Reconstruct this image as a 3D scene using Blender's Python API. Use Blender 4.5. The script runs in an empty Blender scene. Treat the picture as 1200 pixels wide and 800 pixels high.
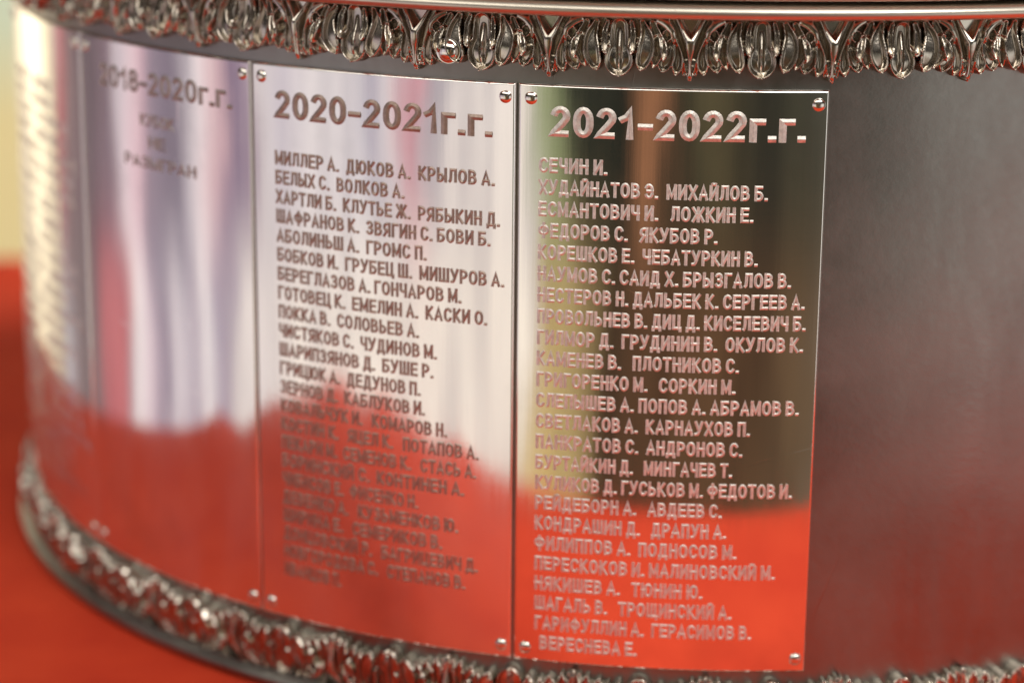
import bpy, math, random
import numpy as np

sc = bpy.context.scene
col = sc.collection
R = 0.20                                   # drum radius in metres; every size below is a multiple of it
rad = math.radians

def lin(c):
    """8-bit sRGB triple -> linear RGBA"""
    return tuple(((v/255+.055)/1.055)**2.4 if v > 10 else v/255/12.92 for v in c) + (1.0,)

# ------------------------------------------------------------------ camera
cam = bpy.data.cameras.new('camera')
cam.sensor_width = 36.0
cam.lens = 36.0*2752.0/1200.0
cam.clip_start, cam.clip_end = 0.01, 50
co = bpy.data.objects.new('camera', cam)
col.objects.link(co)
def aim(o, loc, yaw, pitch, roll):
    from mathutils import Matrix, Vector
    cy, sy, cp, sp = math.cos(yaw), math.sin(yaw), math.cos(pitch), math.sin(pitch)
    f = Vector((sy*cp, cy*cp, -sp)); r = Vector((cy, -sy, 0)); u = r.cross(f)
    cr, sr = math.cos(roll), math.sin(roll)
    r2, u2 = cr*r+sr*u, -sr*r+cr*u
    m = Matrix(((r2.x, u2.x, -f.x, loc[0]), (r2.y, u2.y, -f.y, loc[1]), (r2.z, u2.z, -f.z, loc[2]), (0, 0, 0, 1)))
    o.matrix_world = m
aim(co, (0, -3.5715*R, 0.40424*R), -0.0750, 0.26416, 0.00933)
cam.dof.use_dof = True
cam.dof.focus_distance = 2.60*R
cam.dof.aperture_fstop = 6.0
cam.dof.aperture_blades = 9
sc.camera = co

# ------------------------------------------------------------------ exposure
sc.view_settings.view_transform = 'Standard'
sc.view_settings.look = 'None'
sc.view_settings.exposure = 0.0
sc.view_settings.gamma = 1.0

# ------------------------------------------------------------------ node helper
class NT:
    def __init__(s, tree):
        s.t = tree; s.n = tree.nodes; s.l = tree.links
    def put(s, sock, v):
        if hasattr(v, 'is_linked') or isinstance(v, bpy.types.NodeSocket): s.l.new(v, sock)
        elif v is not None: sock.default_value = v
    def math(s, op, a, b=None, c=None, clamp=False):
        n = s.n.new('ShaderNodeMath'); n.operation = op; n.use_clamp = clamp
        s.put(n.inputs[0], a)
        if b is not None: s.put(n.inputs[1], b)
        if c is not None: s.put(n.inputs[2], c)
        return n.outputs[0]
    def rng(s, v, a, b, c, d, smooth=False):
        n = s.n.new('ShaderNodeMapRange'); n.clamp = True
        if smooth: n.interpolation_type = 'SMOOTHSTEP'
        s.put(n.inputs[0], v)
        for i, x in enumerate((a, b, c, d)): n.inputs[i+1].default_value = x
        return n.outputs[0]
    def mix(s, f, a, b, blend='MIX'):
        n = s.n.new('ShaderNodeMix'); n.data_type = 'RGBA'; n.blend_type = blend
        s.put(n.inputs[0], f); s.put(n.inputs[6], a); s.put(n.inputs[7], b)
        return n.outputs[2]
    def ramp(s, f, stops, interp='LINEAR'):
        n = s.n.new('ShaderNodeValToRGB'); e = n.color_ramp.elements; n.color_ramp.interpolation = interp
        while len(e) < len(stops): e.new(1.0)
        for el, (p, c) in zip(e, sorted(stops, key=lambda q: q[0])): el.position = p; el.color = c
        s.put(n.inputs[0], f)
        return n.outputs[0]
    def noise(s, vec, scale, detail=3, rough=.5, dist=0):
        n = s.n.new('ShaderNodeTexNoise'); s.put(n.inputs['Vector'], vec)
        n.inputs['Scale'].default_value = scale; n.inputs['Detail'].default_value = detail
        n.inputs['Roughness'].default_value = rough; n.inputs['Distortion'].default_value = dist
        return n.outputs[0]
    def vscale(s, vec, sx, sy, sz):
        n = s.n.new('ShaderNodeVectorMath'); n.operation = 'MULTIPLY'
        s.put(n.inputs[0], vec); n.inputs[1].default_value = (sx, sy, sz)
        return n.outputs[0]
    def coord(s, which='Object'):
        return s.n.new('ShaderNodeTexCoord').outputs[which]
    def sep(s, v):
        n = s.n.new('ShaderNodeSeparateXYZ'); s.put(n.inputs[0], v); return n.outputs
    def bump(s, h, strength, dist):
        n = s.n.new('ShaderNodeBump'); n.inputs['Strength'].default_value = strength; n.inputs['Distance'].default_value = dist
        s.put(n.inputs['Height'], h); return n.outputs[0]

# ------------------------------------------------------------------ world: the room all round, as a soft environment, plus an added front glow
world = bpy.data.worlds.new('World'); sc.world = world; world.use_nodes = True
W = NT(world.node_tree)
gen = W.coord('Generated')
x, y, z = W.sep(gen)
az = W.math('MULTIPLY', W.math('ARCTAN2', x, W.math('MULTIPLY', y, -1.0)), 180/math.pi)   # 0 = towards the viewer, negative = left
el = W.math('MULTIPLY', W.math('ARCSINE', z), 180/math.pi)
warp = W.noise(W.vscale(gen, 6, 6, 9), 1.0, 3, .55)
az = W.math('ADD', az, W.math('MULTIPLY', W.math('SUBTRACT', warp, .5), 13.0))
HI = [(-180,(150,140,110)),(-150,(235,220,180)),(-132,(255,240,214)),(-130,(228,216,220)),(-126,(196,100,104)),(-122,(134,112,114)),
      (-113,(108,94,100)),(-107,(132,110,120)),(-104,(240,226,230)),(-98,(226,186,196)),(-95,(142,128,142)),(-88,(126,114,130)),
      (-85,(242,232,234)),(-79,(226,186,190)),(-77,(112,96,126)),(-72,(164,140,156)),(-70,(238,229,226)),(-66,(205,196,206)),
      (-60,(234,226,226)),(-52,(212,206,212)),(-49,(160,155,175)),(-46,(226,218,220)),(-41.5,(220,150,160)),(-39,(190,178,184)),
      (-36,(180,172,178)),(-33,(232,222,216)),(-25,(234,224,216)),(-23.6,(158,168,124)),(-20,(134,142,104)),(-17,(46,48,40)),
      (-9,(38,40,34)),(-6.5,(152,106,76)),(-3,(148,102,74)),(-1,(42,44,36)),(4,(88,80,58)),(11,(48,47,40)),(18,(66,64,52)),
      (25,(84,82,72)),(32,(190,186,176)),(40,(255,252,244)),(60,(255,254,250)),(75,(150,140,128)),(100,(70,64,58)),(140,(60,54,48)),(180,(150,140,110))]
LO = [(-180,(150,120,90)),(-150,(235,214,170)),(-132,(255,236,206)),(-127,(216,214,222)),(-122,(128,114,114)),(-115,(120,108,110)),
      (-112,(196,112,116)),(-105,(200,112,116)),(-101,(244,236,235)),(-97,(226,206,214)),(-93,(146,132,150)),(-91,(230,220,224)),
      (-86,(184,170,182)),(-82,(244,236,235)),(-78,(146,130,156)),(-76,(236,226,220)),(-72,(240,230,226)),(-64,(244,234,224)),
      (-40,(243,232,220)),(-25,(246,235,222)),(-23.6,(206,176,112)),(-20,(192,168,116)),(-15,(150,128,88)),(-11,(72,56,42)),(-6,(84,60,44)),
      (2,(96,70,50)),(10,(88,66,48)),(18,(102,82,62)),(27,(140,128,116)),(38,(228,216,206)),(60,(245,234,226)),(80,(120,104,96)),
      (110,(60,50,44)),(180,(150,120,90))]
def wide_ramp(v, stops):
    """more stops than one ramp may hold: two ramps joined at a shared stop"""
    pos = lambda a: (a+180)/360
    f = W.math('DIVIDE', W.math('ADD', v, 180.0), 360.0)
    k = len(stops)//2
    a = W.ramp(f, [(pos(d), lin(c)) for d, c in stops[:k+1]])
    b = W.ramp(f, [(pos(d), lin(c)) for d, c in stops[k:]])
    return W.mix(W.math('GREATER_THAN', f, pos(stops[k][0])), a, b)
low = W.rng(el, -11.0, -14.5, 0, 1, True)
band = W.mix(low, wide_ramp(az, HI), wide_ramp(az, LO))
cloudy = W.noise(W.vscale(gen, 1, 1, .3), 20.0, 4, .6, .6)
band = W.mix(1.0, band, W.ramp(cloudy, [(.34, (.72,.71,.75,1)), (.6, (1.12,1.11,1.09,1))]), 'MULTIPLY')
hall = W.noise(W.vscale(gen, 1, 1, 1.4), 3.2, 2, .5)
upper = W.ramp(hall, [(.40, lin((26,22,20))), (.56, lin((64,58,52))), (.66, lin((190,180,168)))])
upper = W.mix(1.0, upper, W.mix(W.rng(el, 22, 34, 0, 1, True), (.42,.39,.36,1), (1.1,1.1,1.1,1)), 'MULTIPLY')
front_glow = W.math('MULTIPLY', W.rng(W.math('ABSOLUTE', W.math('ADD', az, 10.0)), 50, 75, 1, 0, True), W.math('MULTIPLY', W.rng(el, 26, 33, 0, 1, True), W.rng(el, 48, 58, 1, 0, True)))
upper = W.mix(W.math('MULTIPLY', front_glow, W.rng(cloudy, .35, .6, .35, 1)), upper, (3.1, 2.9, 2.6, 1))  # bright band above the viewer, added to light the lettering
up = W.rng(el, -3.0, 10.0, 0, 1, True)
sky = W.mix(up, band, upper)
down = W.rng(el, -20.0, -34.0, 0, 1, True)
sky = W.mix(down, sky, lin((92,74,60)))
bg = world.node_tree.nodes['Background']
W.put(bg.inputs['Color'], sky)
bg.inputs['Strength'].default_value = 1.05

# ------------------------------------------------------------------ lamps
def area(name, loc, target, size, power, color):
    from mathutils import Vector
    l = bpy.data.lights.new(name, 'AREA'); l.shape = 'RECTANGLE'; l.size, l.size_y = size; l.energy = power; l.color = color
    o = bpy.data.objects.new(name, l); col.objects.link(o); o.location = loc
    o.rotation_euler = (Vector(target)-Vector(loc)).to_track_quat('-Z', 'Y').to_euler()
    return o
area('key_lamp', (1.40, 0.36, 0.95), (0, -0.1, -.1), (0.5, 0.5), 39, (1, .93, .84))
area('fill_lamp', (0.50, -1.00, 0.95), (0.05, -0.30, -.16), (0.6, 0.6), 5.5, (1, .95, .90))
area('wall_wash_fill', (-1.6, 0.90, -.05), (-1.4, 1.4, -.25), (0.4, 0.4), 9, (1, .94, .84))  # unseen light added to brighten the left of the wall

# ------------------------------------------------------------------ materials
def material(name):
    m = bpy.data.materials.new(name); m.use_nodes = True
    n = NT(m.node_tree); return m, n, m.node_tree.nodes['Principled BSDF']

def polished(name, base, r0, r1, streak=.5, wave=.06, haze=0.0):
    m, n, b = material(name)
    v = n.coord()
    b.inputs['Metallic'].default_value = 1.0
    smudge = n.noise(v, 22, 4, .6)
    hair = n.noise(n.vscale(v, 1, 1, .03), 900, 2, .6)
    fine = n.noise(n.vscale(v, .08, .08, 1), 700, 2, .6)
    rgh = n.math('ADD', n.rng(smudge, .35, .75, r0, r1), n.math('MULTIPLY', n.math('SUBTRACT', hair, .5), .10*streak))
    n.put(b.inputs['Roughness'], rgh)
    n.put(b.inputs['Base Color'], n.mix(n.rng(smudge, .54, .74, 0, .55), base, tuple(c*.62 for c in base[:3])+(1,)))
    big = n.noise(v, 14, 2, .4)
    vo = n.n.new('ShaderNodeTexVoronoi'); vo.feature = 'DISTANCE_TO_EDGE'; vo.inputs['Scale'].default_value = 34
    n.put(vo.inputs['Vector'], n.vscale(v, 1, 1, .6))
    thread = n.math('MULTIPLY', n.rng(vo.outputs['Distance'], 0, .004, 1, 0), n.rng(n.noise(v, 40, 2, .5), .62, .70, 0, 1))
    big = n.math('SUBTRACT', big, n.math('MULTIPLY', thread, .05))
    h = n.math('ADD', n.math('MULTIPLY', big, wave*20), n.math('ADD', n.math('MULTIPLY', hair, .025*streak), n.math('MULTIPLY', fine, .012*streak)))
    nrm = n.bump(h, .25, .0006)
    n.put(b.inputs['Normal'], nrm)
    if haze:                                   # worn, finely brushed patches scatter part of the light
        b2 = n.n.new('ShaderNodeBsdfPrincipled'); b2.inputs['Metallic'].default_value = 1.0
        b2.inputs['Base Color'].default_value = base; b2.inputs['Roughness'].default_value = .48; n.put(b2.inputs['Normal'], nrm)
        brush = n.noise(n.vscale(v, 1, 1, .2), 60, 2, .5, .6)
        wear = n.noise(v, 15, 3, .5, .6)
        f = n.math('MULTIPLY', n.math('ADD', n.rng(brush, .35, .7, .3, 1), n.rng(wear, .4, .7, 0, .9)), haze)
        ms = n.n.new('ShaderNodeMixShader'); n.put(ms.inputs[0], f); n.l.new(b.outputs[0], ms.inputs[1]); n.l.new(b2.outputs[0], ms.inputs[2])
        n.l.new(ms.outputs[0], m.node_tree.nodes['Material Output'].inputs['Surface'])
    return m
M_mirror = polished('polished_plaque_metal', (.93,.90,.86,1), .05, .13, .7, .06, .0)
M_satin = polished('satin_plaque_metal', (.95,.93,.905,1), .06, .12, .7, .07, .12)
M_rim = polished('rim_metal', (.68,.63,.55,1), .32, .46, .3)

def engraved(name, base, rough):
    m, n, b = material(name); v = n.coord()
    b.inputs['Metallic'].default_value = 1.0
    g = n.noise(v, 900, 2, .6)
    n.put(b.inputs['Base Color'], n.mix(n.rng(g, .35, .65, 0, 1), base, tuple(c*.78 for c in base[:3])+(1,)))
    b.inputs['Roughness'].default_value = rough
    n.put(b.inputs['Normal'], n.bump(n.noise(v, 1500, 2, .6), .35, .0002))
    return m
M_letter_bright = engraved('bright_cut_lettering', (.98,.93,.88,1), .54)
M_letter_dull = engraved('dull_cut_lettering', (.54,.425,.365,1), .50)
M_letter_faint = engraved('faint_cut_lettering', (.58,.50,.47,1), .5)
M_letter_worn = engraved('worn_cut_lettering', (.88,.84,.81,1), .26)

def pewter():
    m, n, b = material('dark_pewter'); v = n.coord()
    b.inputs['Metallic'].default_value = 1.0
    mott = n.noise(v, 16, 5, .6); grain = n.noise(v, 420, 3, .7)
    n.put(b.inputs['Base Color'], n.mix(n.rng(mott, .3, .7, 0, 1), (.23,.226,.212,1), (.34,.334,.316,1)))
    # hairline scratches: a few thin threads of a distorted cell pattern
    vo = n.n.new('ShaderNodeTexVoronoi'); vo.feature = 'DISTANCE_TO_EDGE'
    n.put(vo.inputs['Vector'], n.vscale(v, 1, 1, .45)); vo.inputs['Scale'].default_value = 24
    thread = n.math('MULTIPLY', n.rng(vo.outputs['Distance'], 0, .004, 1, 0), n.rng(n.noise(v, 30, 2, .5), .56, .66, 0, 1))
    rgh = n.math('ADD', n.rng(mott, .3, .7, .30, .42), n.math('MULTIPLY', n.math('SUBTRACT', grain, .5), .12))
    wipe = n.noise(n.vscale(v, 1, 1, .45), 28, 4, .6, 2.2)
    rgh = n.math('ADD', rgh, n.rng(wipe, .35, .65, -.02, .07))
    n.put(b.inputs['Roughness'], n.math('SUBTRACT', rgh, n.math('MULTIPLY', thread, .12)))
    h = n.math('ADD', n.math('MULTIPLY', grain, .5), n.math('MULTIPLY', thread, -.35))
    n.put(b.inputs['Normal'], n.bump(h, .22, .0004))
    return m
M_drum = pewter()

def silver():
    m, n, b = material('cast_silver'); v = n.coord()
    b.inputs['Metallic'].default_value = 1.0
    a = n.noise(v, 60, 4, .6)
    n.put(b.inputs['Base Color'], n.mix(n.rng(a, .35, .7, 0, 1), (.66,.61,.54,1), (.40,.36,.31,1)))
    n.put(b.inputs['Roughness'], n.rng(a, .3, .7, .16, .28))
    n.put(b.inputs['Normal'], n.bump(n.noise(v, 300, 3, .6), .10, .0005))
    return m
M_silver = silver()
M_screw = polished('screw_metal', (.84,.80,.74,1), .12, .24, .2)

def cloth():
    m, n, b = material('red_cloth'); v = n.coord()
    a = n.noise(v, 35, 4, .6)
    n.put(b.inputs['Base Color'], n.mix(n.rng(a, .3, .7, 0, 1), (.56,.040,.015,1), (.66,.060,.021,1)))
    b.inputs['Roughness'].default_value = .9
    b.inputs['Specular IOR Level'].default_value = .15
    b.inputs['Sheen Weight'].default_value = .03
    b.inputs['Sheen Tint'].default_value = (.9,.3,.2,1)
    n.put(b.inputs['Normal'], n.bump(n.math('ADD', n.noise(v, 1400, 2, .6), n.math('MULTIPLY', n.noise(v, 40, 3, .5), 3.0)), .3, .001))
    return m
M_cloth = cloth()

def wallpaint():
    m, n, b = material('painted_wall'); v = n.coord()
    zz = n.sep(v)[2]
    f = n.rng(n.math('ADD', zz, n.math('MULTIPLY', n.math('SUBTRACT', n.noise(v, 3, 2, .5), .5), .06)), -.30, -.20, 0, 1)
    c = n.mix(f, (.76,.65,.33,1), (.58,.70,.56,1))
    c = n.mix(n.rng(n.sep(v)[0], -.85, -.75, 1, 0), c, (.86,.79,.62,1))  # stronger light on the left end, put into the wall colour
    n.put(b.inputs['Base Color'], n.mix(n.rng(n.noise(v, 9, 4, .6), .3, .7, 0, .25), c, (.80,.72,.45,1)))
    b.inputs['Roughness'].default_value = .75
    return m
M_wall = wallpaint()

# ------------------------------------------------------------------ mesh helpers
def mesh_obj(name, verts, faces, mat, parent=None, smooth=True):
    me = bpy.data.meshes.new(name)
    v = np.asarray(verts, dtype=np.float32)
    if isinstance(faces, np.ndarray):
        k = faces.shape[1]
        me.vertices.add(len(v)); me.vertices.foreach_set('co', v.ravel())
        me.loops.add(faces.size); me.loops.foreach_set('vertex_index', faces.astype(np.int32).ravel())
        me.polygons.add(len(faces)); me.polygons.foreach_set('loop_start', np.arange(0, faces.size, k, dtype=np.int32))
        me.update(calc_edges=True)
    else:
        me.from_pydata([tuple(map(float, p)) for p in v], [], faces); me.update()
    me.validate()
    if smooth: me.polygons.foreach_set('use_smooth', np.ones(len(me.polygons), dtype=bool))
    me.materials.append(mat)
    o = bpy.data.objects.new(name, me); col.objects.link(o)
    if parent is not None: o.parent = parent
    return o

def cyl(r, th, zz):
    """cylinder coordinates in units of R -> metres"""
    return np.stack([r*np.sin(th), -r*np.cos(th), zz], -1)*R

def lathe(name, prof, mat, parent, n=384, closed=False):
    p = np.array(prof, float); k = len(p)
    th = np.linspace(0, 2*math.pi, n, endpoint=False)
    V = cyl(p[None, :, 0], th[:, None], np.broadcast_to(p[None, :, 1], (n, k))).reshape(-1, 3)
    F = []
    kk = k if closed else k-1
    for i in range(n):
        j = (i+1) % n
        for a in range(kk):
            b = (a+1) % k
            F.append((i*k+a, j*k+a, j*k+b, i*k+b))
    return mesh_obj(name, V, np.array(F), mat, parent)

def arc(cx, cz, r, a0, a1, n=10, sx=1.0):
    return [(cx+sx*r*math.cos(math.radians(a0+(a1-a0)*i/n)), cz+r*math.sin(math.radians(a0+(a1-a0)*i/n))) for i in range(n+1)]

# ------------------------------------------------------------------ setting
zt = -0.777
def tablecloth():
    rng = np.random.RandomState(3)
    n = 720
    t = np.linspace(0, 2*math.pi, n, endpoint=False)
    c, s = np.cos(t), np.sin(t)
    e = 2/10.0
    ox = np.sign(c)*np.abs(c)**e*1.62; oy = -0.22+np.sign(s)*np.abs(s)**e*1.62
    # arc length for the folds
    d = np.hypot(np.roll(ox, -1)-ox, np.roll(oy, -1)-oy); L = np.concatenate([[0], np.cumsum(d)[:-1]]); P = d.sum()
    fold = .5*np.sin(2*math.pi*L/P*31+1.5*np.sin(2*math.pi*L/P*5))+.3*np.sin(2*math.pi*L/P*53+2)+.2*np.sin(2*math.pi*L/P*17)
    nx, ny = np.roll(oy, -1)-np.roll(oy, 1), -(np.roll(ox, -1)-np.roll(ox, 1)); nl = np.hypot(nx, ny); nx /= nl; ny /= nl
    rings = []
    cx, cy = 0., -.22
    for k in np.concatenate([np.linspace(.0, .9, 26), np.linspace(.92, 1.0, 8)]):
        X, Y = cx+(ox-cx)*k, cy+(oy-cy)*k
        w = .5*np.sin(3.1*X+1.7*Y)+.5*np.sin(5.3*Y-2.2*X+1)
        far = np.clip((np.hypot(X, Y)-1.12)/.35, 0, 1)
        Z = zt+far*(.006*w)+.022*np.clip((k-.86)/.14, 0, 1)*fold
        rings.append(np.stack([X, Y, Z], -1))
    edge = rings[-1][:, 2]
    for a in np.linspace(15, 90, 6):
        q = math.radians(a); r = .035
        rings.append(np.stack([ox+nx*(r*math.sin(q)+.012*fold*math.sin(q)), oy+ny*(r*math.sin(q)+.012*fold*math.sin(q)), edge-r*(1-math.cos(q))], -1))
    for k in np.linspace(.05, 1, 18):
        a = .035+.012*fold+k*(.10+.11*fold)
        rings.append(np.stack([ox+nx*a, oy+ny*a, edge-.035-k*2.6], -1))
    V = np.concatenate(rings)*R; m = len(rings)
    i = np.arange(n); j = (i+1) % n
    F = np.concatenate([np.stack([k*n+i, (k+1)*n+i, (k+1)*n+j, k*n+j], -1) for k in range(m-1)])
    o = mesh_obj('tablecloth', V, F, M_cloth)
    o['label'] = 'red cloth spread over the table under the round metal trophy base'; o['category'] = 'tablecloth'
tablecloth()

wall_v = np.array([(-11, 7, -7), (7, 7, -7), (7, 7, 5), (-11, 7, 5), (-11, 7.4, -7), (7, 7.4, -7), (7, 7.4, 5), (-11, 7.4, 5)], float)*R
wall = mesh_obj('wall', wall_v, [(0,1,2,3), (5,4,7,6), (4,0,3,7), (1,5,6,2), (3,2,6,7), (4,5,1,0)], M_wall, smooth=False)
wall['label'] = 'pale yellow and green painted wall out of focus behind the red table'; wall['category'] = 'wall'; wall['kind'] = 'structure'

# ------------------------------------------------------------------ the trophy base
base = bpy.data.objects.new('trophy_base', None); col.objects.link(base)
base.location = (0, 0, 0); base.empty_display_size = .02
base['label'] = 'round metal trophy base with engraved name plaques and leaf mouldings, standing on red cloth'
base['category'] = 'trophy base'

lathe('drum', [(0.97, -.770)]+[(1.0, zz) for zz in np.linspace(-.768, .098, 24)], M_drum, base)

# upper rim: bead, groove, and the cushion moulding above it
rim = [(.995, .0800), (1.012, .0795), (1.022, .0790)]
rim += [(1.022+.020*math.cos(a)*1.0, .0876+.0110*math.sin(a)) for a in np.linspace(-.24*math.pi, math.pi/2, 14)]
rim += [(1.006, .0990), (.998, .1000)]
lathe('rim_bead', rim, M_rim, base, 512)
cush = [(.990, .0985), (1.000, .1005), (1.034, .1010), (1.0395, .1018)]
cush += [(1.040+.0030*t, .1025+.06*t) for t in np.linspace(0, 1, 6)]
cush += [(1.043-.045*(1-math.cos(a)), .1625+.05*math.sin(a)) for a in np.linspace(.15, 1.5, 10)]
cush += [(.93, .220), (.0, .221)]
lathe('cushion_moulding', cush, M_rim, base, 384)
# foot: flange ring under the lower leaves
foot = [(.98, -.7580), (1.014, -.7578), (1.020, -.7585)]
foot += [(1.020+.008*math.cos(a), -.7668+.0083*math.sin(a)) for a in np.linspace(math.pi/2, -math.pi/2, 12)]
foot += [(1.00, -.7765), (.2, -.7765)]
lathe('foot_flange', foot, M_drum, base, 384)

# ------------------------------------------------------------------ leaf moulding (one motif as a height field, repeated round the drum)
N_MOTIF = 41
def spline(P, n=34):
    P = np.array(P, float); k = len(P)
    if k == 1: return P
    Q = np.concatenate([[2*P[0]-P[1]], P, [2*P[-1]-P[-2]]])
    out = []
    for t in np.linspace(0, k-1-1e-6, n):
        i = int(t); f = t-i; a, b, c, d = Q[i:i+4]
        out.append(.5*((2*b)+(-a+c)*f+(2*a-5*b+4*c-d)*f*f+(-a+3*b-3*c+d)*f**3))
    return np.array(out)
# each lobe: control points (x, y, half width, height), profile kind, rim strength
LOBES = [
    ([(0,212,62,.38),(0,270,66,.40),(0,350,72,.46),(0,410,96,.56),(0,444,98,.60),(0,484,66,.56),(0,520,20,.50)], 'tongue', .30),
    ([(82,178,18,.56),(98,240,22,.70),(98,320,22,.84),(94,362,20,.94),(84,384,10,.96)], 'dish', .22),
    ([(158,176,26,.54),(192,270,50,.74),(184,370,66,.92),(162,440,54,.90),(148,488,20,.80)], 'dish', .34),
    ([(226,180,26,.46),(266,280,34,.58),(272,380,36,.68),(252,440,28,.64),(236,474,14,.56)], 'dish', .26),
    ([(272,164,26,.46),(322,190,30,.54),(364,240,26,.58),(374,300,16,.52)], 'round', .2),
    ([(284,268,24,.64),(304,330,32,.84),(314,386,26,.94),(308,420,12,.92)], 'dish', .24),
    ([(354,310,38,.36),(334,400,54,.50),(316,452,48,.52),(304,494,20,.44)], 'dish', .30),
    ([(390,300,26,.34),(402,390,36,.44),(400,470,38,.48),(392,520,18,.40)], 'dish', .28),
    ([(448,440,16,.30),(450,500,20,.34),(446,534,12,.28)], 'dish', .18),
    ([(366,158,34,.46),(412,262,36,.52),(450,380,28,.50),(466,500,18,.40),(470,534,12,.36)], 'dish', .36),
    ([(394,152,19,.40),(440,232,20,.62),(478,296,26,.84)], 'flat', .2),
    ([(490,316,36,.86),(490,360,32,.82),(490,420,22,.74),(490,490,18,.66),(490,530,23,.62),(490,552,24,.56)], 'flat', .2),
]
def motif(nx, ny, seed=0):
    rv = np.random.RandomState(100+seed)
    X = np.linspace(0, 978, nx+1)[None, :]-489; Y = np.linspace(146, 572, ny)[:, None]
    X, Y = np.broadcast_arrays(X, Y)
    A = np.abs(X)                     # mirrored about the tongue
    A = A+(3.0+2.5*rv.rand())*np.sin(X*.021+.7+6.3*rv.rand())*np.sin(Y*.017)
    Y = Y+4*np.sin(X*.013+6.3*rv.rand())     # cast by hand: slightly uneven
    H = np.full(A.shape, -.25)
    H = np.where(Y < 400, .10, H)
    for P, kind, rimk in LOBES:
        P = np.array(P, float)
        if kind != 'flat': P[:, 2] *= 1+.07*rv.randn(); P[:, 3] *= 1+.06*rv.randn()
        C = spline(P[:, :], 150) if len(P) > 1 else P
        C[:, 3] = C[:, 3].mean()+(C[:, 3]-C[:, 3].mean())*1.0
        best = np.full(A.shape, 9e9); hz = np.zeros(A.shape); dx = np.zeros(A.shape); wd = np.ones(A.shape)
        for cx, cy, w, hh in C:
            s = ((A-cx)**2+(Y-cy)**2)/(w*w)
            m = s < best
            best = np.where(m, s, best); hz = np.where(m, hh, hz); dx = np.where(m, (A-cx)/w, dx); wd = np.where(m, w, wd)
        s = np.sqrt(best)
        inside = s < 1
        k = .80
        if kind in ('dish', 'tongue'):
            de = np.clip(1-s, 0, 1)*wd                 # distance in from the lobe's own edge
            g = np.clip((de-6)/np.minimum(26, np.maximum(wd-10, 6)), 0, 1); g = g*g*(3-2*g)
            prof = -.75*rimk*g+.15*np.exp(-((de-10)/8.5)**2)-.34*np.clip((8-de)/8, 0, 1)**2
            if kind == 'tongue': prof = prof+.24*(.5+rv.rand())*np.exp(-(dx/.16)**2)*(s < .97)*np.clip((Y-230)/120,0,1)
        elif kind == 'round':
            prof = .18*np.sqrt(np.clip(1-s*s, 0, 1))-.10
        else:
            prof = .05*(1-s*s)-.35*np.clip((s-.72)/.28, 0, 1)**2
        H = np.where(inside, np.maximum(H, hz+prof), H)
    # eye: pierced hole with a raised lip
    e = np.sqrt(((A-324)/30)**2+((Y-262)/36)**2)
    H = np.where(e < 1.35, np.maximum(H, .70-.45*np.abs(e-1.05)/.30), H)
    H = np.where(e < .72, .02, H)
    bow = np.where(H > -.2, .0*np.sin(np.clip((Y-146)/400, 0, 1)*math.pi), 0)
    ok = H > -.2
    H = H+bow
    for _ in range(1):
        P = np.pad(H, 1, mode='edge'); H = np.where(ok, (4*P[1:-1,1:-1]+P[:-2,1:-1]+P[2:,1:-1]+P[1:-1,:-2]+P[1:-1,2:])/8, H)
    return X, Y, H, ok
def leaf_moulding():
    nx, ny = 200, 96
    P = 2*math.pi/N_MOTIF
    th0 = -0.0005+P/2
    Vs, Fs = [], []; w = nx+1; base_i = 0
    kinds = [motif(nx, ny, i) for i in range(6)]          # six castings of the same leaf, none quite alike
    X = np.broadcast_to(np.linspace(0, 978, nx+1)[None, :]-489, (ny, nx+1))
    zz = .0780-(np.broadcast_to(np.linspace(146, 572, ny)[:, None], (ny, nx+1))-150)*(.0635/390)
    rs = np.random.RandomState(5)
    for k in range(N_MOTIF):
        _, _, H, ok = kinds[rs.randint(6)]
        jj, ii = np.nonzero(ok[:-1, :-1] | ok[1:, :-1] | ok[:-1, 1:] | ok[1:, 1:])
        th = th0+k*P+X/978*P
        amp = .0235*(1+.05*rs.randn())
        Vs.append(cyl(1.001+H*amp, th, zz).reshape(-1, 3))
        Fs.append(np.stack([jj*w+ii, (jj+1)*w+ii, (jj+1)*w+ii+1, jj*w+ii+1], -1)+k*w*ny)
    return mesh_obj('leaf_moulding', np.concatenate(Vs), np.concatenate(Fs), M_silver, base)
lm = leaf_moulding()
lm['label'] = 'cast acanthus leaf band hanging under the top rim'
lm2 = bpy.data.objects.new('leaf_moulding', lm.data); col.objects.link(lm2); lm2.parent = base
lm2['label'] = 'cast acanthus leaf band standing above the foot'
lm2.scale = (1, 1, -1); lm2.location = (0, 0, -.680*R); lm2.rotation_euler = (0, 0, rad(2.2))

# ------------------------------------------------------------------ screws
def dome(name, th, zz, r0, rr, parent, slot=True):
    n, m = 28, 9
    V = [(0, 0, .56)]; F = []
    for i in range(1, m+1):
        a = math.pi/2*i/m
        for j in range(n):
            b = 2*math.pi*j/n
            V.append((math.sin(a)*math.cos(b), math.sin(a)*math.sin(b), .56*math.cos(a)))
    for j in range(n): V.append((1.28*math.cos(2*math.pi*j/n), 1.28*math.sin(2*math.pi*j/n), -.02))
    for j in range(n): F.append((0, 1+j, 1+(j+1) % n))
    for i in range(m):
        for j in range(n):
            a, b = 1+i*n+j, 1+i*n+(j+1) % n
            F.append((a, a+n, b+n, b))
    V = np.array(V)*rr
    t, u, nrm = np.array([math.cos(th), math.sin(th), 0]), np.array([0, 0, 1.]), np.array([math.sin(th), -math.cos(th), 0])
    c = np.array([r0*math.sin(th), -r0*math.cos(th), zz])
    W_ = (c+V[:, :1]*t+V[:, 1:2]*u+V[:, 2:3]*nrm)*R
    return mesh_obj(name, W_, F, M_screw, parent)

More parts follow.
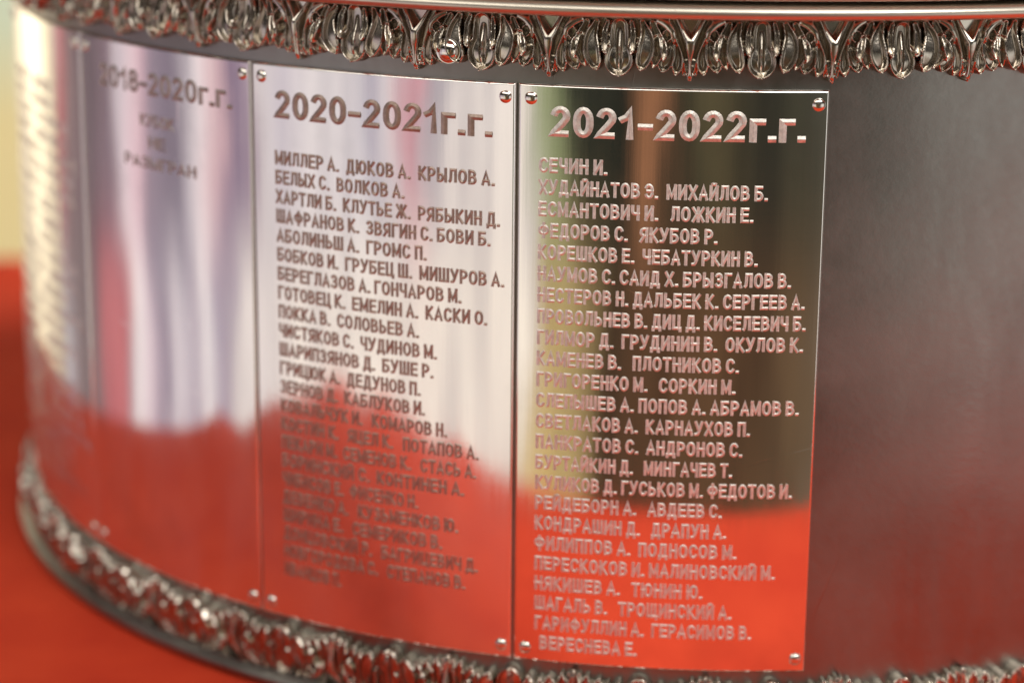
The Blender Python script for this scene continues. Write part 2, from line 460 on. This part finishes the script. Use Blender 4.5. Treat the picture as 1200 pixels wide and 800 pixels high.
# ------------------------------------------------------------------ lettering: each letter is cut strokes with bevelled flanks
def ell(cx, cy, rx, ry, a0, a1, n=9):
    return [(cx+rx*math.cos(rad(a0+(a1-a0)*i/n)), cy+ry*math.sin(rad(a0+(a1-a0)*i/n))) for i in range(n+1)]
def bowl(x0, x1, y0, y1):           # right-hand bowl from the stem
    ry = (y1-y0)/2; rx = min((x1-x0)*.6, ry*1.0)
    return [(x0, y1), (x1-rx, y1)]+ell(x1-rx, (y0+y1)/2, rx, ry, 90, -90, 8)[1:]+[(x0, y0)]
def oval(w, y0=0, y1=1, k=.42):     # tall rounded letter O
    r = w/2; ry = (y1-y0)*k
    return ell(r, y1-ry, r, ry, 180, 0, 10)+ell(r, y0+ry, r, ry, 0, -180, 10)+[(0, y1-ry), (.001, y1-ry+.03)]
w = .50
G = {
 'А': (.54, [[(0,0),(.27,1),(.54,0)], [(.09,.28),(.45,.28)]]),
 'Б': (w, [[(.44,1),(0,1),(0,0)], bowl(0,w,0,.56)]),
 'В': (w, [[(0,0),(0,1)], bowl(0,.44,.53,1), bowl(0,w,0,.53)]),
 'Г': (.40, [[(0,0),(0,1),(.40,1)]]),
 'Д': (.60, [[(0,-.18),(0,0),(.60,0),(.60,-.18)], [(.10,0),(.17,1),(.50,1),(.50,0)]]),
 'Е': (.44, [[(.44,1),(0,1),(0,0),(.44,0)], [(0,.52),(.40,.52)]]),
 'Ж': (.80, [[(.40,0),(.40,1)], [(0,1),(.30,.52),(0,0)], [(.80,1),(.50,.52),(.80,0)], [(.30,.52),(.50,.52)]]),
 'З': (.46, [ell(.22,.76,.22,.24,160,-90,8)+[(.16,.52)], [(.16,.52)]+ell(.22,.26,.24,.26,90,-160,9)]),
 'И': (.50, [[(0,1),(0,0)], [(0,.04),(.50,.96)], [(.50,1),(.50,0)]]),
 'Й': (.50, [[(0,1),(0,0)], [(0,.04),(.50,.96)], [(.50,1),(.50,0)], ell(.25,1.26,.13,.08,180,360,6)]),
 'К': (.50, [[(0,0),(0,1)], [(.47,1),(.12,.52),(.50,0)], [(0,.52),(.14,.52)]]),
 'Л': (.52, [[(0,0),(.08,.10),(.12,.45),(.13,1),(.52,1),(.52,0)]]),
 'М': (.62, [[(0,0),(0,1)], [(0,.97),(.31,.16),(.62,.97)], [(.62,1),(.62,0)]]),
 'Н': (.48, [[(0,0),(0,1)], [(.48,0),(.48,1)], [(0,.52),(.48,.52)]]),
 'О': (.54, [oval(.54)]),
 'П': (.48, [[(0,0),(0,1),(.48,1),(.48,0)]]),
 'Р': (.48, [[(0,0),(0,1)], bowl(0,.48,.42,1)]),
 'С': (.50, [ell(.27,.62,.27,.38,25,180,9)+ell(.27,.38,.27,.38,180,335,9)]),
 'Т': (.48, [[(0,1),(.48,1)], [(.24,1),(.24,0)]]),
 'У': (.52, [[(0,1),(.27,.36)], [(.52,1),(.22,.12),(.14,.01),(.02,0)]]),
 'Ф': (.70, [[(.35,-.04),(.35,1.04)], ell(.35,.54,.35,.32,90,450,20)]),
 'Х': (.52, [[(0,0),(.52,1)], [(0,1),(.52,0)]]),
 'Ц': (.54, [[(0,1),(0,0),(.58,0),(.58,-.18)], [(.46,1),(.46,0)]]),
 'Ч': (.46, [[(0,1),(0,.62),(.05,.48),(.15,.42),(.46,.42)], [(.46,1),(.46,0)]]),
 'Ш': (.72, [[(0,1),(0,0),(.72,0),(.72,1)], [(.36,1),(.36,0)]]),
 'Щ': (.78, [[(0,1),(0,0),(.80,0),(.80,-.18)], [(.36,1),(.36,0)], [(.70,1),(.70,0)]]),
 'Ы': (.66, [[(0,1),(0,0)], bowl(0,.42,0,.56), [(.66,1),(.66,0)]]),
 'Ь': (.46, [[(0,1),(0,0)], bowl(0,.46,0,.56)]),
 'Э': (.50, [ell(.23,.62,.27,.38,155,0,9)+ell(.23,.38,.27,.38,0,-155,9), [(.14,.52),(.50,.52)]]),
 'Ю': (.76, [[(0,0),(0,1)], [(0,.52),(.26,.52)], [(x+.26, y) for x, y in oval(.50)]]),
 'Я': (.48, [[(.48,0),(.48,1)], [(.48-x, y) for x, y in bowl(0,.48,.42,1)], [(.26,.42),(0,0)]]),
 '.': (.02, [[(.0,.0),(.02,.0)]]),
 '0': (.46, [oval(.46)]), '1': (.30, [[(0,.70),(.14,.78),(.24,1),(.24,0)]]),
 '2': (.46, [ell(.23,.73,.22,.27,165,-25,9)+[(.30,.42),(.03,.06),(.0,0),(.46,0)]]),
 '8': (.46, [ell(.23,.76,.20,.24,90,450,16), ell(.23,.27,.23,.27,90,450,16)]),
 '9': (.46, [ell(.23,.70,.23,.30,0,360,16), [(.46,.70)]+ell(.22,.45,.24,.45,20,-150,9)]),
 '-': (.26, [[(0,.40),(.26,.40)]]),
 'г': (.30, [[(0,0),(0,.70),(.30,.70)]]),
 ' ': (.12, []),
}
def ribbon(pts, hw, ext, closed=False):
    P = [np.array(p, float) for p in pts]
    Q = [P[0]]
    for p in P[1:]:
        if np.hypot(*(p-Q[-1])) > 1e-4: Q.append(p)
    P = Q
    d0 = P[1]-P[0]; d0 /= np.hypot(*d0); d1 = P[-1]-P[-2]; d1 /= np.hypot(*d1)
    loop = np.hypot(*(P[0]-P[-1])) < .05 and len(P) > 8
    if not loop: P[0] = P[0]-d0*ext; P[-1] = P[-1]+d1*ext
    rows = []
    for i in range(len(P)):
        a = P[i]-P[i-1] if i else (P[1]-P[0]); b = P[i+1]-P[i] if i < len(P)-1 else (P[-1]-P[-2])
        a = a/np.hypot(*a); b = b/np.hypot(*b)
        na, nb = np.array([-a[1], a[0]]), np.array([-b[1], b[0]])
        m = na+nb; L = np.hypot(*m)
        m = nb if L < .2 else m/L
        k = 1/max(.5, m@nb)
        rows.append((P[i], m*hw*k))
    return rows
def letters(rows, hw, height, r0, heading=False):
    """rows: (text, theta_start, theta_end, z_baseline, cap_height). Returns vertices and faces wrapped on the drum"""
    V, F = [], []
    step = 0
    prof = [(-1, -.10), (-.12, .93), (.12, .93), (1, -.10)]
    for text, t0, t1, zb, cap in rows:
        gap = 2*hw+.085
        adv = []; xx = 0
        for ch in text:
            g = G[ch]
            if ch == ' ': xx += .30; adv.append(None); continue
            adv.append(xx); xx += g[0]+gap
        total = xx-gap+2*hw
        sx = (t1-t0)/total; sy = cap/(1+2*hw)
        for ch, a in zip(text, adv):
            if a is None: continue
            for st in G[ch][1]:
                step = (step+1) % 7
                rws = ribbon(st, hw, hw*(1.0 if len(st) < 6 else .5))
                n0 = len(V)
                for p, o in rws:
                    for q, hh in prof:
                        u = a+p[0]+o[0]*q+hw; v = p[1]+o[1]*q+hw
                        V.append((r0+height*(hh+.02*step), t0+u*sx, zb+v*sy))
                m = len(prof)
                for i in range(len(rws)-1):
                    for j in range(m-1):
                        b = n0+i*m+j
                        F.append((b, b+1, b+m+1, b+m))
                for e in (0, len(rws)-1):
                    F.append(tuple(n0+e*m+j for j in (range(m) if e else range(m-1, -1, -1))))
    V = np.array(V)
    return cyl(V[:, 0], V[:, 1], V[:, 2]), F

TH3 = .15325; DTH = .34415; HP = .6852
def plaque(k, mat):
    """the k-th plaque from the bare side of the drum, a thin bent sheet with a chamfered edge"""
    gapw = .0019
    t1 = TH3-k*DTH-gapw*(1 if k else 0); t0 = TH3-(k+1)*DTH+gapw
    e = .0022
    ts = np.concatenate([[t0, t0, t0+e*.5, t0+e], np.linspace(t0+e*1.15, t1-e*1.15, 46), [t1-e, t1-e*.5, t1, t1]])
    zs = np.concatenate([[-HP, -HP, -HP+e*.5, -HP+e], np.linspace(-HP+e*1.15, -e*1.15, 16), [-e, -e*.5, 0, 0]])
    def depth(n):
        d = np.full(n, .0062); d[[0, -1]] = -.001; d[[1, -2]] = .0044; d[[2, -3]] = .0056; return d
    D_ = np.minimum(depth(len(ts))[:, None], depth(len(zs))[None, :])
    T, Z = np.meshgrid(ts, zs, indexing='ij')
    V = cyl(1.0+D_, T, Z).reshape(-1, 3); n, m = len(ts), len(zs)
    i, j = np.meshgrid(np.arange(n-1), np.arange(m-1), indexing='ij'); i = i.ravel(); j = j.ravel()
    F = np.stack([i*m+j, (i+1)*m+j, (i+1)*m+j+1, i*m+j+1], -1)
    return mesh_obj('plaque', V, F, mat, base), t0, t1
RP = 1.0064
def dress(p, t0, t1):
    for t in (t0+.0140, t1-.0115):
        for zz in (-.0155, -.669):
            dome('screw', t, zz, RP-.0004, .0074, p)

ROWS3 = ['СЕЧИН И.', 'ХУДАЙНАТОВ Э.  МИХАЙЛОВ Б.', 'ЕСМАНТОВИЧ И.   ЛОЖКИН Е.', 'ФЕДОРОВ С.   ЯКУБОВ Р.', 'КОРЕШКОВ Е.  ЧЕБАТУРКИН В.',
 'НАУМОВ С. САИД Х. БРЫЗГАЛОВ В.', 'НЕСТЕРОВ Н. ДАЛЬБЕК К. СЕРГЕЕВ А.', 'ПРОВОЛЬНЕВ В. ДИЦ Д. КИСЕЛЕВИЧ Б.', 'ГИЛМОР Д.  ГРУДИНИН В.  ОКУЛОВ К.',
 'КАМЕНЕВ В.   ПЛОТНИКОВ С.', 'ГРИГОРЕНКО М.   СОРКИН М.', 'СЛЕПЫШЕВ А. ПОПОВ А. АБРАМОВ В.', 'СВЕТЛАКОВ А.  КАРНАУХОВ П.', 'ПАНКРАТОВ С.  АНДРОНОВ С.',
 'БУРТАЙКИН Д.   МИНГАЧЕВ Т.', 'КУЛИКОВ Д. ГУСЬКОВ М. ФЕДОТОВ И.', 'РЕЙДЕБОРН А.   АВДЕЕВ С.', 'КОНДРАШИН Д.   ДРАПУН А.', 'ФИЛИППОВ А.  ПОДНОСОВ М.',
 'ПЕРЕСКОКОВ И. МАЛИНОВСКИЙ М.', 'НЯКИШЕВ А.   ТЮНИН Ю.', 'ШАГАЛЬ В.   ТРОЩИНСКИЙ А.', 'ГАРИФУЛЛИН А.  ГЕРАСИМОВ В.', 'ВЕРЕСНЕВА Е.']
END3 = [-.088,.0895,.0744,.0356,.0809,.1189,.1353,.1373,.1354,.0643,.0613,.1336,.0793,.0715,.0607,.1298,.0507,.0564,.0689,.114,.0313,.0655,.0891,-.0428]
ROWS2 = ['МИЛЛЕР А.  ДЮКОВ А.  КРЫЛОВ А.', 'БЕЛЫХ С.  ВОЛКОВ А.', 'ХАРТЛИ Б.  КЛУТЬЕ Ж.  РЯБЫКИН Д.', 'ШАФРАНОВ К.  ЗВЯГИН С. БОВИ Б.', 'АБОЛИНЬШ А.  ГРОМС П.',
 'БОБКОВ И.  ГРУБЕЦ Ш.  МИШУРОВ А.', 'БЕРЕГЛАЗОВ А. ГОНЧАРОВ М.', 'ГОТОВЕЦ К.  ЕМЕЛИН А.  КАСКИ О.', 'ПОККА В.  СОЛОВЬЕВ А.', 'ЧИСТЯКОВ С.  ЧУДИНОВ М.', 'ШАРИПЗЯНОВ Д.  БУШЕ Р.',
 'ГРИЦЮК А.  ДЕДУНОВ П.', 'ЗЕРНОВ Д.  КАБЛУКОВ И.', 'КОВАЛЬЧУК И.   КОМАРОВ Н.', 'КОСТИН К.   ЯЦЕЛ К.   ПОТАПОВ А.', 'ПЕКАРИ М.  СЕМЕНОВ К.   СТАСЬ А.', 'БОРИНСКИЙ С.  КОНТИНЕН А.',
 'ЧИБИСОВ Е.  ФИСЕНКО Н.', 'ДЕВЕНКО А.   КУЗЬМЕНКОВ Ю.', 'ШИРИНА Е.   СЕМЕРИКОВ В.', 'ДОНЦОВСКИЙ Р.   БАГРИЦЕВИЧ Д.', 'НОВГОРОДОВА С.   СТЕПАНОВ В.', 'ИВАНЦОВ П.']
END2 = [-.2159,-.3253,-.2095,-.2204,-.2977,-.2039,-.2548,-.2238,-.3074,-.285,-.2893,-.3054,-.3,-.2721,-.2331,-.2361,-.2507,-.3089,-.258,-.2783,-.2334,-.2492,-.4132]

def add_text(name, rows, mat, p, hw, height):
    V, F = letters(rows, hw, height*1.0, RP)
    return mesh_obj(name, V, F, mat, p, smooth=False)

# plaque of the last season, next to the bare metal
p3, a, b = plaque(0, M_mirror); dress(p3, a, b)
p3['label'] = 'polished plaque headed 2021-2022 beside the bare dark metal'
add_text('heading', [('2021-2022г.г.', -.1530, .1285, -.0575, .0345)], M_letter_bright, p3, .135, .00120)
zr = np.linspace(-.0900, -.6610, 24)
add_text('name_list', [(t, -.1652+.0003*(i > 18)*(i-18)+(.006 if i == 23 else 0), e, z-.0087, .0175) for i, (t, e, z) in enumerate(zip(ROWS3, END3, zr))], M_letter_bright, p3, .134, .00062)

p2, a, b = plaque(1, M_satin); dress(p2, a, b)
p2['label'] = 'pale satin plaque headed 2020-2021 with brownish cut lettering'
add_text('heading', [('2020-2021г.г.', -.5000, -.2190, -.0625, .0330)], M_letter_dull, p2, .125, .0011)
zr = np.linspace(-.1093, -.6206, 23)
add_text('name_list', [(t, -.5010+.0002*i, e, z-.0085, .0170) for i, (t, e, z) in enumerate(zip(ROWS2, END2, zr))], M_letter_dull, p2, .128, .0007)

p1, a, b = plaque(2, M_satin); dress(p1, a, b)
p1['label'] = 'satin plaque of the season not played, with only three words under its heading'
add_text('heading', [('2018-2020г.г.', -.8250, -.5660, -.0600, .0285)], M_letter_faint, p1, .115, .0011)
add_text('name_list', [('КУБОК', -.736, -.668, -.0990, .0150), ('НЕ', -.7200, -.6850, -.1260, .0150), ('РАЗЫГРАН', -.7720, -.6290, -.1520, .0150)], M_letter_faint, p1, .10, .0008)

# older plaques round the side: their lists are too steep and blurred to read
rs = random.Random(4)
ALPH = 'АВЕИКЛМНОПРСТУШ'
for k in (3, 4):
    p, a, b = plaque(k, M_satin); dress(p, a, b)
    p['label'] = 'older plaque turning out of sight, its name list unreadable' if k == 3 else 'oldest plaque at the edge of sight'
    rows = []
    for i in range(24):
        t = ''.join(rs.choice(ALPH) for _ in range(rs.randint(5, 9)))+' '+rs.choice(ALPH)+'.  '+''.join(rs.choice(ALPH) for _ in range(rs.randint(5, 8)))+' '+rs.choice(ALPH)+'.'
        rows.append((t, a+.022, a+.022+.0125*len(t), -.095-i*.0235, .0170))
    add_text('name_list', rows, M_letter_worn, p, .07, .0003)

dome('moulding_screw', -.2669, .0339, 1.019, .0112, base)
